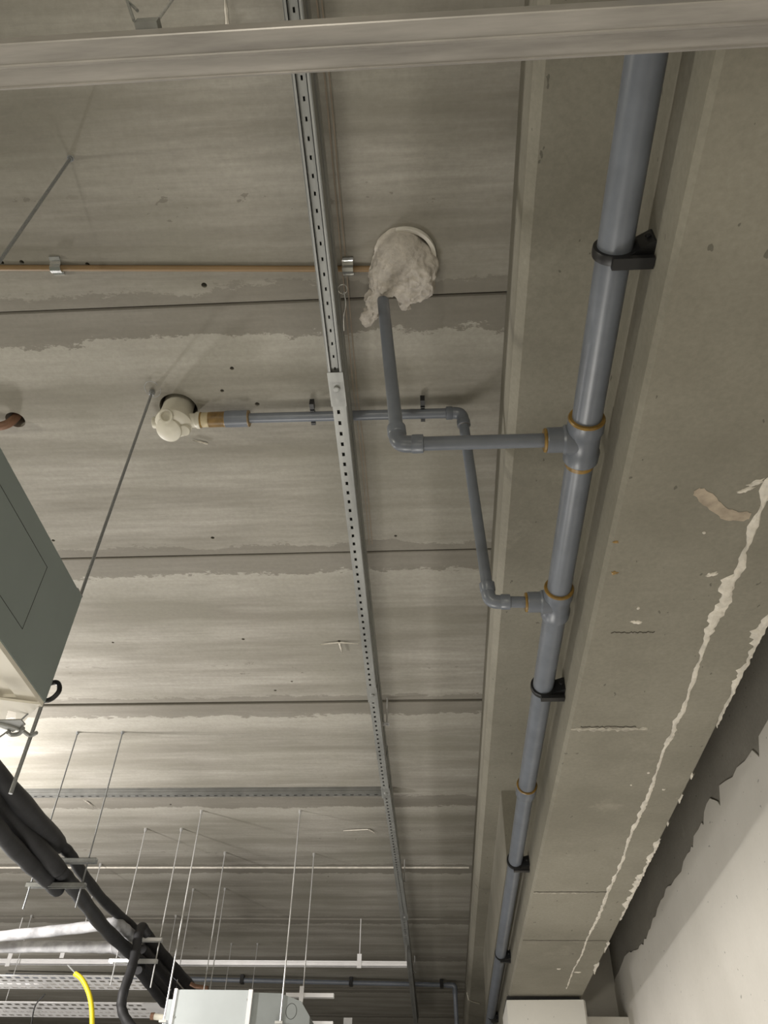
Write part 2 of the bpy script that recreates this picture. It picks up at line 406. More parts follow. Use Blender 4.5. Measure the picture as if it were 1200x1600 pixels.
# ceiling fill and marks (parts of the ceiling)
bm = bmesh.new(); r_ = random.Random(3); prev = None; x = -8.8
while x < .25:
    a, b = r_.uniform(.010, .016), r_.uniform(.010, .016)
    cur = [bm.verts.new((x, 6.113-a, ZC+.002)), bm.verts.new((x, 6.113, ZC-.006)), bm.verts.new((x, 6.113+b, ZC+.002))]
    if prev: bm.faces.new((prev[0], cur[0], cur[1], prev[1])); bm.faces.new((prev[1], cur[1], cur[2], prev[2]))
    prev = cur; x += .03
o = obj('joint_filler', bm, 'filler', ceiling); o['label'] = 'white filled joint between two slabs'
def smear(cx, cy, arms, name='plaster_mark'):
    bm = bmesh.new()
    for i, (dx, dy, w_) in enumerate(arms):
        a = Vector((cx, cy, ZC)); b = Vector((cx+dx, cy+dy, ZC)); s = Vector((-dy, dx, 0)).normalized()*w_
        n = 6; prev = None
        for k in range(n+1):
            p = a.lerp(b, k/n); f = (1.0, 1.2, .8, 1.1, .7, .5, .15)[k]
            cur = (bm.verts.new(p-s*f), bm.verts.new(p+Vector((0, 0, -.004))), bm.verts.new(p+s*f))
            if prev: bm.faces.new((prev[0], cur[0], cur[1], prev[1])); bm.faces.new((prev[1], cur[1], cur[2], prev[2]))
            prev = cur
    for v in bm.verts: v.co.z -= .0135 if cy < 1.3 else .003
    return obj(name, bm, 'filler', ceiling)
smear(*(-0.451, 0.572), [(-.055, .012, .004), (.028, -.006, .004), (.010, -.09, .004)])
smear(*(-0.441, 3.159), [(-.09, .012, .003), (.09, .012, .003), (.006, .09, .004)])
smear(*(-2.274, 4.887), [(.03, .12, .006)])
smear(*(-0.792, 1.885), [(-.05, -.022, .004)])
smear(*(-0.466, 5.388), [(-.17, .02, .005), (.04, .06, .008)])
# faint tan double line along the slabs
bm = bmesh.new()
tp = [(-.231, .2), (-.231, .717), (-.243, 1.64), (-.240, 1.93), (-.246, 2.45)]
for i in range(len(tp)-1):
    (a, b), (c_, d_) = tp[i], tp[i+1]
    for off in (0, .012):
        bm.faces.new([bm.verts.new(q) for q in ((a-.0016+off, b, ZC-.011), (a+.0016+off, b, ZC-.011), (c_+.0016+off, d_, ZC-.011), (c_-.0016+off, d_, ZC-.011))])
obj('tan_double_line', bm, 'line', ceiling)

# ---------------------------------------------------------------- grey drain pipework
ZP, XP, RP, RB = 3.04, .372, .0345, .0172
def coupler(bm, a, d, L, r, lip=.003):
    lathe(bm, a, d, [(0, r-.004), (0, r), (L*.25, r+lip*.3), (L*.75, r+lip*.3), (L, r), (L, r-.004)])
def ringp(parent, a, d, r, th=.005, w_=.008, name='glue_ring'):
    bm = bmesh.new(); lathe(bm, a, d, [(-w_/2, r-.002), (-w_/2, r+th*.6), (0, r+th), (w_/2, r+th*.6), (w_/2, r-.002)])
    return obj(name, bm, 'glue', parent, True)
drain = thing('drain_pipework', 'large grey plastic drain pipe with two branches running beside the concrete beam', 'pipe', (XP, 1.5, ZP))
T1, T2, YC = 1.285, 1.925, 3.20
def main_x(y): return XP if y < 3.3 else XP+(y-3.3)*.006
def straight(a, b, r, mat='pvc', nm='pipe_section', parent=drain, seg=28):
    bm = bmesh.new(); tube(bm, [a, b], r, seg); return obj(nm, bm, mat, parent, True)
straight((XP, -2, ZP), (XP, T1-.055, ZP), RP)
straight((XP, T1+.06, ZP), (XP, T2-.055, ZP), RP)
straight((XP, T2+.06, ZP), (XP, YC-.03, ZP), RP)
straight((XP, YC+.03, ZP), (XP+.005, 4.3, ZP), RP-.001)
straight((XP+.005, 4.3, ZP), (XP+.014, 7.7, ZP), RP-.001)
straight((XP+.014, 7.7, ZP), (XP+.02, 9.0, ZP), RP-.001)
def tee(y, zb):
    bm = bmesh.new()
    lathe(bm, (XP, y-.062, ZP), (0, 1, 0), [(0, RP), (0, RP+.008), (.03, RP+.009), (.038, RP+.005), (.09, RP+.005), (.098, RP+.009), (.125, RP+.008), (.125, RP)])
    lathe(bm, (XP, y, ZP), (-1, 0, 0), [(0, .036), (.045, .036), (.05, .031), (.085, .031), (.088, .028), (.088, .018)])
    o = obj('tee_fitting', bm, 'pvc', drain, True)
    ringp(o, (XP, y-.064, ZP), (0, 1, 0), RP+.004, .005, .009)
    ringp(o, (XP-.09, y, ZP), (1, 0, 0), .025, .005, .008)
    return o
tee1 = tee(T1, ZP); tee2 = tee(T2, ZP)
bm = bmesh.new(); lathe(bm, (XP, T1+.070, ZP), (0, 1, 0), [(0, RP), (0, RP+.0012), (.012, RP+.001), (.012, RP)]); obj('glue_smear', bm, 'glue', tee1, True)
bm = bmesh.new(); lathe(bm, (XP, YC-.035, ZP), (0, 1, 0), [(0, RP), (0, RP+.007), (.03, RP+.008), (.075, RP+.007), (.09, RP+.001)])
cp = obj('coupling', bm, 'pvc', drain, True); ringp(cp, (XP, YC-.037, ZP), (0, 1, 0), RP+.003, .005, .008)
def elbow(a, c, b, r, Ls=.03):
    """socket elbow: leg from a to corner c to b"""
    a, c, b = Vector(a), Vector(c), Vector(b); da = (a-c).normalized(); db = (b-c).normalized()
    rc = r*1.25
    pts = [c+da*(rc+Ls), c+da*(rc+.001)] + arc(c+da*rc, c, c+db*rc, 8)[1:-1] + [c+db*(rc+.001), c+db*(rc+Ls)]
    bm = bmesh.new(); tube(bm, pts, r, 24)
    for d in (da, db): lathe(bm, c+d*(rc+.006), d, [(0, r), (.003, r+.0022), (Ls-.004, r+.0022), (Ls-.002, r-.003)])
    return obj('elbow_fitting', bm, 'pvc', drain, True)
E1 = Vector((-.070, T1-.001, ZP)); top1 = Vector((-.125, 1.27, 3.74))
elbow((XP, T1, ZP), E1, top1, .021, .032)
straight((XP-.08, T1, ZP), E1+Vector((.03, 0, 0)), RB, nm='branch_pipe')
d1 = (top1-E1).normalized(); straight(E1+d1*.03, top1, RB, nm='riser_pipe')
E2 = Vector((.173, T2-.005, ZP)); E3 = Vector((.121, 1.745, 3.708))
elbow((XP, T2, ZP), E2, E3, .021, .032)
straight((XP-.08, T2, ZP), E2+Vector((.03, 0, 0)), RB, nm='branch_pipe')
d2 = (E3-E2).normalized(); straight(E2+d2*.03, E3-d2*.03, RB, nm='riser_pipe')
elbow(E2, E3, (-.6, 1.738, 3.708), .0205, .026)
ringp(drain, E3-d2*.052, d2, RB, .004, .006)
straight(E3-Vector((.03, 0, 0)), (-.625, 1.738, 3.708), RB, nm='branch_pipe')
bm = bmesh.new(); lathe(bm, (-.690, 1.738, 3.706), (1, 0, 0), [(0, .018), (0, .029), (.082, .029), (.082, .018)])
rc = obj('reducer', bm, 'pvc', drain, True)
ringp(rc, (-.610, 1.738, 3.706), (1, 0, 0), .0265, .003, .006); ringp(rc, (-.689, 1.738, 3.706), (1, 0, 0), .026, .003, .006)
bm = bmesh.new(); lathe(bm, (-.748, 1.738, 3.706), (1, 0, 0), [(0, .02), (0, .0268), (.056, .0268), (.056, .02)]); o = obj('primed_sleeve', bm, 'brown', drain, True); o['label'] = 'brown primed sleeve'
bm = bmesh.new(); lathe(bm, (-.772, 1.738, 3.706), (1, 0, 0), [(0, .02), (0, .0255), (.026, .0255), (.026, .02)]); o = obj('cream_sleeve', bm, 'cream', drain, True); o['label'] = 'cream sleeve'
ringp(drain, (-.776, 1.738, 3.706), (1, 0, 0), .0235, .004, .008)

# white multi-port fitting under the cored hole
wf = thing('junction_fitting', 'white plastic multi-port fitting plugged into a round ceiling hole beside the grey pipe', 'fitting', (-.868, 1.74, 3.64))
bm = bmesh.new(); lathe(bm, (-.866, 1.728, 3.86), (0, .02, -1), [(0, .052), (.11, .052), (.15, .056), (.166, .062), (.176, .063), (.182, .058), (.19, .040), (.192, .01)], 36); obj('body', bm, 'white', wf, True)
bm = bmesh.new(); lathe(bm, (-.878, 1.742, 3.674), (-.10, -.25, -1), [(0, .043), (.012, .045), (.018, .044), (.020, .041), (.021, .01)], 36); o = obj('end_cap', bm, 'white', wf, True)
bm = bmesh.new(); lathe(bm, (-.868, 1.742, 3.672), (.0, -.25, -1), [(0, .020), (.010, .021), (.014, .019), (.015, .004)], 20); bmesh.ops.translate(bm, verts=bm.verts, vec=(.040, .006, 0)); obj('cap_lug', bm, 'white', wf, True)
bm = bmesh.new(); lathe(bm, (-.872, 1.71, 3.70), (-.05, -.62, -.75), [(0, .022), (.035, .022), (.046, .024), (.052, .023), (.052, .018), (.040, .016)], 28); o = obj('port', bm, 'white', wf, True)
bm = bmesh.new(); lathe(bm, (-.89, 1.738, 3.70), (-1, 0, 0), [(0, .022), (.04, .022), (.052, .020), (.054, .012)], 28); obj('port', bm, 'white', wf, True)
bm = bmesh.new(); lathe(bm, (-.83, 1.738, 3.705), (1, 0, 0), [(0, .025), (.035, .025), (.040, .029), (.052, .030), (.054, .024)], 28); obj('port', bm, 'white', wf, True)

# mineral wool and riser sleeve in the big hole
def wool():
    r = random.Random(5); bm = bmesh.new()
    L = [(-.062, 1.145, 3.775, .070), (-.066, 1.165, 3.74, .076), (-.040, 1.185, 3.735, .070), (-.09, 1.19, 3.72, .062), (-.115, 1.235, 3.70, .048), (-.140, 1.285, 3.685, .036),
         (-.160, 1.325, 3.675, .029), (-.175, 1.340, 3.668, .018), (-.02, 1.215, 3.715, .066), (-.005, 1.245, 3.70, .045), (.005, 1.20, 3.715, .045), (-.045, 1.265, 3.69, .040), (-.05, 1.295, 3.685, .026),
         (-.015, 1.26, 3.685, .032), (.012, 1.235, 3.70, .026), (-.085, 1.235, 3.705, .045), (-.128, 1.21, 3.70, .034)]
    for x, y, z, rr in L: bmesh.ops.create_icosphere(bm, subdivisions=3, radius=rr, matrix=Matrix.Translation((x, y, z)))
    me = bpy.data.meshes.new('t'); bm.to_mesh(me); bm.free(); o = bpy.data.objects.new('t', me); C.objects.link(o)
    md = o.modifiers.new('r', 'REMESH'); md.mode = 'VOXEL'; md.voxel_size = .0042
    dg = bpy.context.evaluated_depsgraph_get(); m2 = bpy.data.meshes.new_from_object(o.evaluated_get(dg))
    bpy.data.objects.remove(o)
    bm = bmesh.new(); bm.from_mesh(m2); bm.normal_update()
    for v in bm.verts:
        p = v.co
        n1 = noise.noise(p*22); n2 = abs(noise.noise(p*48+Vector((3, 1, 2)))); n3 = noise.noise(p*120)
        low = max(0, min(1, (p.y-1.12)/.12))
        v.co += v.normal*(n1*.010*(.4+.6*low) - n2*.017*(.10+.90*low) + n3*.002*low)
    return bm
wl = obj('mineral_wool_plug', wool(), 'cloth', None, True); recentre(wl)
tag(wl, 'lumpy off-white plug stuffed round the short grey riser where it enters the ceiling', 'plug')
bm = bmesh.new()
n = 30
for i in range(n):
    a0 = math.radians(-105+125*i/n); a1 = math.radians(-105+125*(i+1)/n)
    for (r0, r1, z0, z1) in ((.0905, .0905, 3.722, 3.86), (.078, .0905, 3.728, 3.722), (.078, .078, 3.728, 3.86)):
        q = [(-.050+r0*math.cos(a0), 1.175+r0*math.sin(a0), z0), (-.050+r0*math.cos(a1), 1.175+r0*math.sin(a1), z0), (-.050+r1*math.cos(a1), 1.175+r1*math.sin(a1), z1), (-.050+r1*math.cos(a0), 1.175+r1*math.sin(a0), z1)]
        bm.faces.new([bm.verts.new(v) for v in q])
bmesh.ops.remove_doubles(bm, verts=bm.verts, dist=1e-5)
o = obj('hole_liner', bm, 'plaster', None, True); recentre(o); tag(o, 'thin white curved liner edge showing in the ceiling hole above the off-white plug', 'sleeve')

# black pipe clamps on the beam side
def clamp_mesh_ring(w_=.020):
    bm = bmesh.new(); lathe(bm, (0, -w_/2, 0), (0, 1, 0), [(0, RP+.0005), (0, RP+.007), (w_*.2, RP+.008), (w_*.8, RP+.008), (w_, RP+.007), (w_, RP+.0005)], 32); return bm
CL = [(.80, 'black pipe clamp nearest the top of the photo, just below the shiny rail'), (2.40, 'black pipe clamp on the drain pipe below the second branch tee'),
      (4.00, 'black pipe clamp just past the amber-ringed coupling of the drain pipe'), (5.58, 'small black pipe clamp second from the far end of the drain pipe'), (7.25, 'farthest black pipe clamp beside the white column')]
def make_clamp(y, label):
    x = main_x(y)
    t = thing('pipe_clamp', label, 'clamp', (x, y, ZP-.04), 'black clamps along the drain pipe')
    bm = clamp_mesh_ring(); bmesh.ops.translate(bm, verts=bm.verts, vec=(x, y, ZP)); obj('ring', bm, 'black', t, True)
    bm = bmesh.new()
    prism(bm, [(x+.025, y-.009), (x+.040, y-.022), (XF-.004, y-.036), (XF+.001, y-.036), (XF+.001, y+.020), (x+.025, y+.010)], 2, ZP-.034, ZP+.012)
    obj('bracket', bm, 'black', t)
    bm = bmesh.new(); box(bm, (x-.012, y-.012, ZP-.052), (XF-.002, y+.012, ZP-.040)); obj('latch', bm, 'black', t)
    bm = bmesh.new(); lathe(bm, (XF-.012, y-.034, ZP-.010), (0, -1, 0), [(0, .006), (.004, .006), (.005, .003)], 12); obj('screw', bm, 'black', t, True)
for y, lb in CL: make_clamp(y, lb)
# small saddle clips on the thin ceiling branch
for x, lb in ((-.388, 'black clip on the thin grey ceiling pipe, left of the slotted rail'), (-.012, 'black clip on the thin grey ceiling pipe, right of the slotted rail')):
    t = thing('pipe_clip', lb, 'clip', (x, 1.738, 3.68), 'black clips on the ceiling branch')
    bm = bmesh.new(); box(bm, (x-.0075, 1.690, 3.712), (x+.0075, 1.738-RB-.001, 3.74)); obj('saddle_foot', bm, 'black', t); bm = bmesh.new(); box(bm, (x-.0075, 1.738+RB+.001, 3.695), (x+.0075, 1.768, 3.705)); obj('saddle_foot', bm, 'black', t)
    bm = bmesh.new(); prism(bm, [(1.738+(RB+.0006)*math.cos(a), 3.708+(RB+.0006)*math.sin(a)) for a in [math.pi*(i/12) for i in range(13)]] + [(1.738+(RB+.006)*math.cos(a), 3.708+(RB+.006)*math.sin(a)) for a in [math.pi*(1-i/12) for i in range(13)]], 0, x-.007, x+.007); obj('strap', bm, 'black', t)

# tan conduit with two bright clips
cd = thing('tan_conduit', 'thin tan conduit running left across the ceiling above the dark slab joint', 'conduit', (-1, 1.20, 3.73))
def condy(x): return 1.186+.018*(x+.4)*.0
bm = bmesh.new(); tube(bm, [(-2.2, 1.1054583333333334, 3.731), (-.10, 1.2099722222222222, 3.731)], .0088, 14); obj('tube', bm, 'tan', cd, True)
for (x, y), lb in (((-1.084, 1.161), 'shiny metal clip holding the left end of the tan conduit'), ((-0.22, 1.204), 'shiny metal clip on the tan conduit beside the off-white plug')):
    t = thing('conduit_clip', lb, 'clip', (x, y, 3.72), 'bright clips on the tan conduit')
    bm = bmesh.new()
    prof = [(y-.026, 3.738), (y-.020, 3.738), (y-.013, 3.730), (y-.010, 3.720), (y, 3.716), (y+.010, 3.720), (y+.013, 3.732), (y+.019, 3.728), (y+.026, 3.734), (y+.026, 3.738), (y+.018, 3.733), (y+.012, 3.738), (y+.009, 3.730), (y, 3.7205), (y-.008, 3.724), (y-.011, 3.734), (y-.018, 3.742), (y-.026, 3.742)]
    prism(bm, prof, 0, x-.016, x+.016); obj('spring_band', bm, 'clip', t)
    bm = B((x-.013, y-.034, 3.734), (x+.018, y-.026, 3.746)); obj('foot', bm, 'galv', t)

# rusty stub in the small hole
sb = thing('pipe_stub', 'short rusty brown pipe stub bending out of a small ceiling hole at the left edge', 'pipe', (-1.48, 1.745, 3.70))
bm = bmesh.new(); tube(bm, smooth_path([(-1.452, 1.748, 3.86), (-1.458, 1.748, 3.77), (-1.478, 1.746, 3.725), (-1.53, 1.744, 3.712), (-1.62, 1.743, 3.712)]), .0155, 16); obj('bent_pipe', bm, 'copper', sb, True)

# ---------------------------------------------------------------- slotted double rail along the room
rail = thing('slotted_rail', 'long galvanised slotted double rail running the length of the ceiling in the middle', 'rail', (-.27, 2, 3.55))
secs = [(-.258, .0, -.2715, 1.475), (-.270, 1.475, -.287, 3.285), (-.284, 3.285, -.2855, 4.36), (-.281, 4.36, -.262, 6.56), (-.268, 6.56, -.290, 10.4)]
H1, ZR, HW = .041, 3.548, .0205
for i, (xa, ya, xb, yb) in enumerate(secs):
    bm = bmesh.new(); L = math.hypot(xb-xa, yb-ya); u = Vector((xb-xa, yb-ya, 0)).normalized(); v = Vector((u.y, -u.x, 0))
    if i == 0:    # open side down: lips, with the slotted back seen inside
        slotted(bm, Vector((xa, ya, ZR+.012))-v*HW, u, v, L, 2*HW, [HW], .045, .011, .005)
        z0 = ZR
    else:
        slotted(bm, Vector((xa, ya, ZR))-v*HW, u, v, L, 2*HW, [HW*.8], .045 if i < 4 else .06, .016, .009)
        z0 = ZR
    def slab(o1, o2, z1, z2):
        a = Vector((xa, ya, 0)); b = Vector((xb, yb, 0))
        q = [a+v*o1, a+v*o2, b+v*o2, b+v*o1]
        lo = [bm.verts.new((p.x, p.y, z1)) for p in q]; hi = [bm.verts.new((p.x, p.y, z2)) for p in q]
        bm.faces.new(lo[::-1]); bm.faces.new(hi)
        for k in range(4): bm.faces.new((lo[k], lo[(k+1) % 4], hi[(k+1) % 4], hi[k]))
    slab(-HW-.001, -HW+.001, z0, z0+H1); slab(HW-.001, HW+.001, z0, z0+H1); slab(-HW, HW, z0+H1-.002, z0+H1)
    if i == 0:
        slab(-HW, -HW+.009, z0, z0+.0025); slab(HW-.009, HW, z0, z0+.0025); slab(-HW+.007, -HW+.009, z0, z0+.009); slab(HW-.009, HW-.007, z0, z0+.009)
    else:
        slab(HW, HW+.0025, z0+.006, z0+.011)
    obj('rail_section', bm, 'galv', rail)
for (xa, ya, xb, yb) in [(-.262, .0, -.288, 4.05), (-.284, 4.05, -.285, 10.4)]:
    bm = bmesh.new(); vv = []
    for (o1, o2, z1, z2) in ((-.0205, .0225, 3.591, 3.618), (-.0205, .0170, 3.618, 3.623), (-.0205, .0265, 3.623, 3.672)):
        q = [(xa+o1, ya), (xa+o2, ya), (xb+o2, yb), (xb+o1, yb)]
        lo = [bm.verts.new(p+(z1,)) for p in q]; hi = [bm.verts.new(p+(z2,)) for p in q]
        bm.faces.new(lo[::-1]); bm.faces.new(hi)
        for k in range(4): bm.faces.new((lo[k], lo[(k+1) % 4], hi[(k+1) % 4], hi[k]))
    obj('upper_channel', bm, 'galv', rail)
for x, y in ((-.2715, 1.50), (-.287, 3.30), (-.285, 4.37), (-.262, 6.58)):
    bm = bmesh.new(); lathe(bm, (x, y, ZR+.002), (0, 0, -1), [(0, .016), (.003, .016), (.0035, .012), (.004, .010), (.010, .010), (.011, .006)], 18)
    prism(bm, [(x-.024, y-.06), (x+.024, y-.06), (x+.024, y+.07), (x-.024, y+.07)], 2, ZR-.0015, ZR+.0)
    obj('joint_bolt', bm, 'galv', rail, False)
for y, dx in ((.45, .028), (3.68, .03), (5.95, .03), (8.4, .03)):
    bm = bmesh.new(); x = -.27
    tube(bm, [(x+dx, y, ZC), (x+dx, y, 3.60)], .0045, 10); box(bm, (x, y-.015, 3.60), (x+dx+.012, y+.015, 3.604)); obj('hanger_rod', bm, 'rod', rail)
# loop of bent rod hooked beside the rail
bm = bmesh.new(); cx, cy, cz = (-0.232, 1.216, 3.64)
tube(bm, [(cx+.013*math.cos(a), cy+.010*math.sin(a), cz-.009*math.sin(a)) for a in [2*math.pi*i/20 for i in range(21)]], .0016, 8)
tube(bm, smooth_path([(cx+.002, cy+.012, cz+.008), (cx+.004, cy+.05, cz), (-.236, cy+.08, 3.62), (-.238, cy+.12, 3.61)]), .0020, 8)
o = obj('eye_hook', bm, 'clip', None, True); recentre(o); tag(o, 'small wire ring with a shank hooked on the right side of the slotted rail', 'hook')

# cross rail, slotted side down
cr = thing('cross_rail', 'galvanised slotted cross rail meeting the long rail at its splice', 'rail', (-1.4, 4.721, 3.70))
bm = bmesh.new(); ya, za = 4.721, 3.702
slotted(bm, (-4.5, ya, za), (1, 0, 0), (0, 1, 0), 4.215, .041, [.022], .05, .02, .010)
for (y1, y2, z1, z2) in ((ya-.001, ya+.001, za, za+.041), (ya+.040, ya+.042, za, za+.041), (ya, ya+.041, za+.039, za+.041), (ya-.004, ya, za+.010, za+.014), (ya-.004, ya, za+.026, za+.030)): box(bm, (-4.5, y1, z1), (-.285, y2, z2))
obj('channel', bm, 'galvd', cr)
for x in (-.55, -2.2, -3.8):
    bm = bmesh.new(); tube(bm, [(x, ya+.02, ZC), (x, ya+.02, za+.02)], .0045, 8); obj('hanger_rod', bm, 'rod', cr)

# ---------------------------------------------------------------- near shiny profile in front of everything
nr = thing('ceiling_profile', 'shiny grey metal ceiling profile crossing the very top of the photo, closest to the camera', 'profile', (0, .30, 2.75))
def near_profile():
    bm = bmesh.new(); z = 2.75
    # cross section in (y, z): webbed C profile, open side up
    n0 = (.306, .362); yc = .5*(n0[0]+n0[1])
    pr = [(n0[0], z+.027), (n0[0], z+.0015), (n0[0]+.0015, z), (yc-.003, z), (yc-.0015, z-.0022), (yc+.001, z-.0022), (yc+.0025, z+.0015), (n0[1]-.0035, z+.0015), (n0[1]-.0025, z-.0008), (n0[1], z+.0015), (n0[1], z+.027), (n0[1]-.005, z+.027), (n0[1]-.005, z+.0262),
          (n0[1]-.0008, z+.0262), (n0[1]-.0008, z+.0022), (yc+.0020, z+.0026), (yc, z+.001), (yc-.0025, z+.0022), (n0[0]+.0008, z+.0022), (n0[0]+.0008, z+.0262), (n0[0]+.005, z+.0262), (n0[0]+.005, z+.027)]
    prism(bm, pr, 0, -1.4, 1.2)
    return bm
o = obj('web', near_profile(), 'galvn', nr)
hg = thing('profile_hanger', 'small metal hanger bracket with a rod clipped on top of the shiny near profile', 'hanger', (-0.358, 0.319, 2.785))
hx, hy = (-0.358, 0.319, 2.785)[0], (-0.358, 0.319, 2.785)[1]
bm = bmesh.new(); prism(bm, [(.298, 2.778), (.340, 2.778), (.340, 2.800), (.298, 2.797)], 0, hx-.012, hx+.018); obj('clip', bm, 'galv', hg)
bm = bmesh.new(); tube(bm, [(hx-.012, .296, 2.78), (hx-.03, .285, 2.83), (hx-.010, .29, 2.80)], .0022, 8); obj('wing', bm, 'galv', hg)
bm = bmesh.new(); tube(bm, [(hx+.010, .306, 2.79), (hx+.010, .306, ZC)], .0022, 10); obj('rod', bm, 'rod', hg, True)

# ---------------------------------------------------------------- white rail with hanger plates
wrl = thing('bright_rail', 'bright white-looking metal rail low across the far ceiling, ending at the slotted rail', 'rail', (-2, 7.3, 3.38))
bm = bmesh.new(); ya, za = 7.305, 3.385
for (y1, y2, z1, z2) in ((ya, ya+.002, za, za+.041), (ya+.039, ya+.041, za, za+.041), (ya, ya+.041, za+.039, za+.041), (ya, ya+.011, za, za+.002), (ya+.03, ya+.041, za, za+.002), (ya-.003, ya, za+.017, za+.023)): box(bm, (-5.2, y1, z1), (-.275, y2, z2))
obj('channel', bm, 'trayw', wrl)
bm = bmesh.new(); box(bm, (-.288, 7.31, 3.426), (-.272, 7.345, 3.548)); obj('end_bracket', bm, 'galvd', wrl)
for (x, z1, z2, nm) in ((-.667, 3.37, 3.475, 1), (-3.19, 3.43, 3.50, 0), (-3.64, 3.365, 3.475, 1)):
    bm = bmesh.new(); box(bm, (x-.018, ya-.007, z1), (x+.018, ya-.003, z2))
    if nm: tube(bm, [(x, ya+.01, z2-.01), (x, ya+.01, ZC)], .004, 8)
    else: lathe(bm, (x, ya-.007, (z1+z2)/2+.004), (0, -1, 0), [(0, .010), (.003, .010)], 12)
    obj('hanger_plate', bm, 'trayw', wrl)

# ---------------------------------------------------------------- far thin pipe
fp = thing('far_pipe', 'thin grey pipe crossing the far ceiling and turning away at its right end', 'pipe', (-1.2, 9.2, 3.69))
Z = 3.705
bm = bmesh.new(); tube(bm, [(-4.5, 9.06, Z), (-2.56, 9.15, Z), (.10, 9.30, Z)], .022, 16); obj('pipe_section', bm, 'pvc', fp, True)
bm = bmesh.new(); tube(bm, [(.06, 9.298, Z)] + arc((.11, 9.30, Z), (.142, 9.30, Z), (.143, 9.305, Z-.03)) + [(.144, 9.31, Z-.08)], .027, 16); obj('elbow_fitting', bm, 'pvc', fp, True)
bm = bmesh.new(); tube(bm, [(.144, 9.31, Z-.07), (.155, 9.40, 3.05), (.30, 9.42, 3.04)], .022, 16); obj('riser_pipe', bm, 'pvc', fp, True)
for px_, lb in ((-2.041, 'left-hand black clip on the far thin grey pipe'), (-0.921, 'black clip on the far thin grey pipe, left of the slotted rail'), (0.008, 'black clip on the far thin grey pipe near its elbow')):
    bm = bmesh.new(); y = 9.15+(px_+2.56)*.0564; box(bm, (px_-.018, y-.035, 3.675), (px_+.018, y+.035, 3.749)); o = obj('pipe_clip', bm, 'black'); recentre(o); tag(o, lb, 'clip', 'black clips on the far pipe')

# ---------------------------------------------------------------- hanging threaded rods
def rod(x, y, zb, lb, r=.0042, mat='rod', group='threaded rods hanging from the ceiling', washer=True):
    t = thing('threaded_rod', lb, 'rod', (x, y, zb), group)
    bm = bmesh.new(); tube(bm, [(x, y, zb), (x, y, ZC+.02)], r, 8); obj('shank', bm, mat, t, True)
    if washer:
        bm = bmesh.new(); lathe(bm, (x, y, ZC+.004), (0, 0, -1), [(0, .010), (.014, .010), (.015, .008), (.022, .008)], 6); obj('nut', bm, mat, t)
rods = [(-.931, 1.643, 2.335, 'long dark rod hanging past the corner of the grey-green unit', .0046, 'rodd'),
 (-.935, .849, 2.90, 'rod hanging from the ceiling in the upper left corner above the tan conduit', .0042, 'rodd'),
 (-2.0, 3.997, 2.812, 'left rod of the pair holding the nearest bars under the black pipes', .0042, 'rodd'),
 (-1.744, 4.0, 2.82, 'right rod of the pair holding the nearest bars under the black pipes', .0042, 'rodd'),
 (-2.0, 5.377, 2.80, 'left rod of the pair holding the second bars under the black pipes', .0042, 'rod'),
 (-1.75, 5.378, 2.79, 'right rod of the pair holding the second bars under the black pipes', .0042, 'rod'),
 (-1.543, 5.084, 2.45, 'rod down to the near left corner of the pale grey box unit', .0046, 'rod'),
 (-1.535, 5.81, 2.72, 'rod down to the far left corner of the pale grey box unit', .0042, 'rod'),
 (-.890, 5.09, 2.56, 'long rod on the right, down to the near right corner of the box unit', .0046, 'rod'),
 (-.890, 5.837, 2.80, 'rightmost long rod, ending in a short horizontal bar', .0042, 'rod'),
 (-1.690, 6.564, 2.95, 'right rod of the third pair, behind the pale grey box unit', .0040, 'rod'),
 (-1.95, 6.58, 3.0, 'left rod of the third pair, beyond the black pipes', .0040, 'rod'),
 (-2.531, 6.037, 3.30, 'rod starting at the white filled joint beside the black pipes', .0042, 'rod'),
 (-2.255, 7.236, 3.0, 'thin short-looking rod between the black pipes and the third pair', .0038, 'rod'),
 (-1.93, 8.032, 3.0, 'left one of two faint far rods above the pale grey box unit', .0036, 'rod'),
 (-1.685, 8.03, 3.0, 'right one of two faint far rods above the pale grey box unit', .0036, 'rod'),
 (-3.535, 7.25, 3.1, 'far left rod passing behind the two dusty grey pipes', .0040, 'rod')]
for r in rods: rod(*r)
# curl of tie wire left on the upper left rod, and on the dark rod
for (x, y, s, lb) in ((-.925, .865, 1.0, 'loose loop of thin wire round the head of the upper left rod'), (-.935, 1.62, .75, 'thin wire loop round the head of the long dark rod')):
    bm = bmesh.new(); tube(bm, [(x+s*(.035*math.cos(a)+.014), y+s*(.045*math.sin(a)+.01), ZC-.006-.002*a/6) for a in [2*math.pi*i/24 for i in range(23)]], .0008, 6)
    o = obj('wire_loop', bm, 'rodd', None, True); recentre(o); tag(o, lb, 'wire')

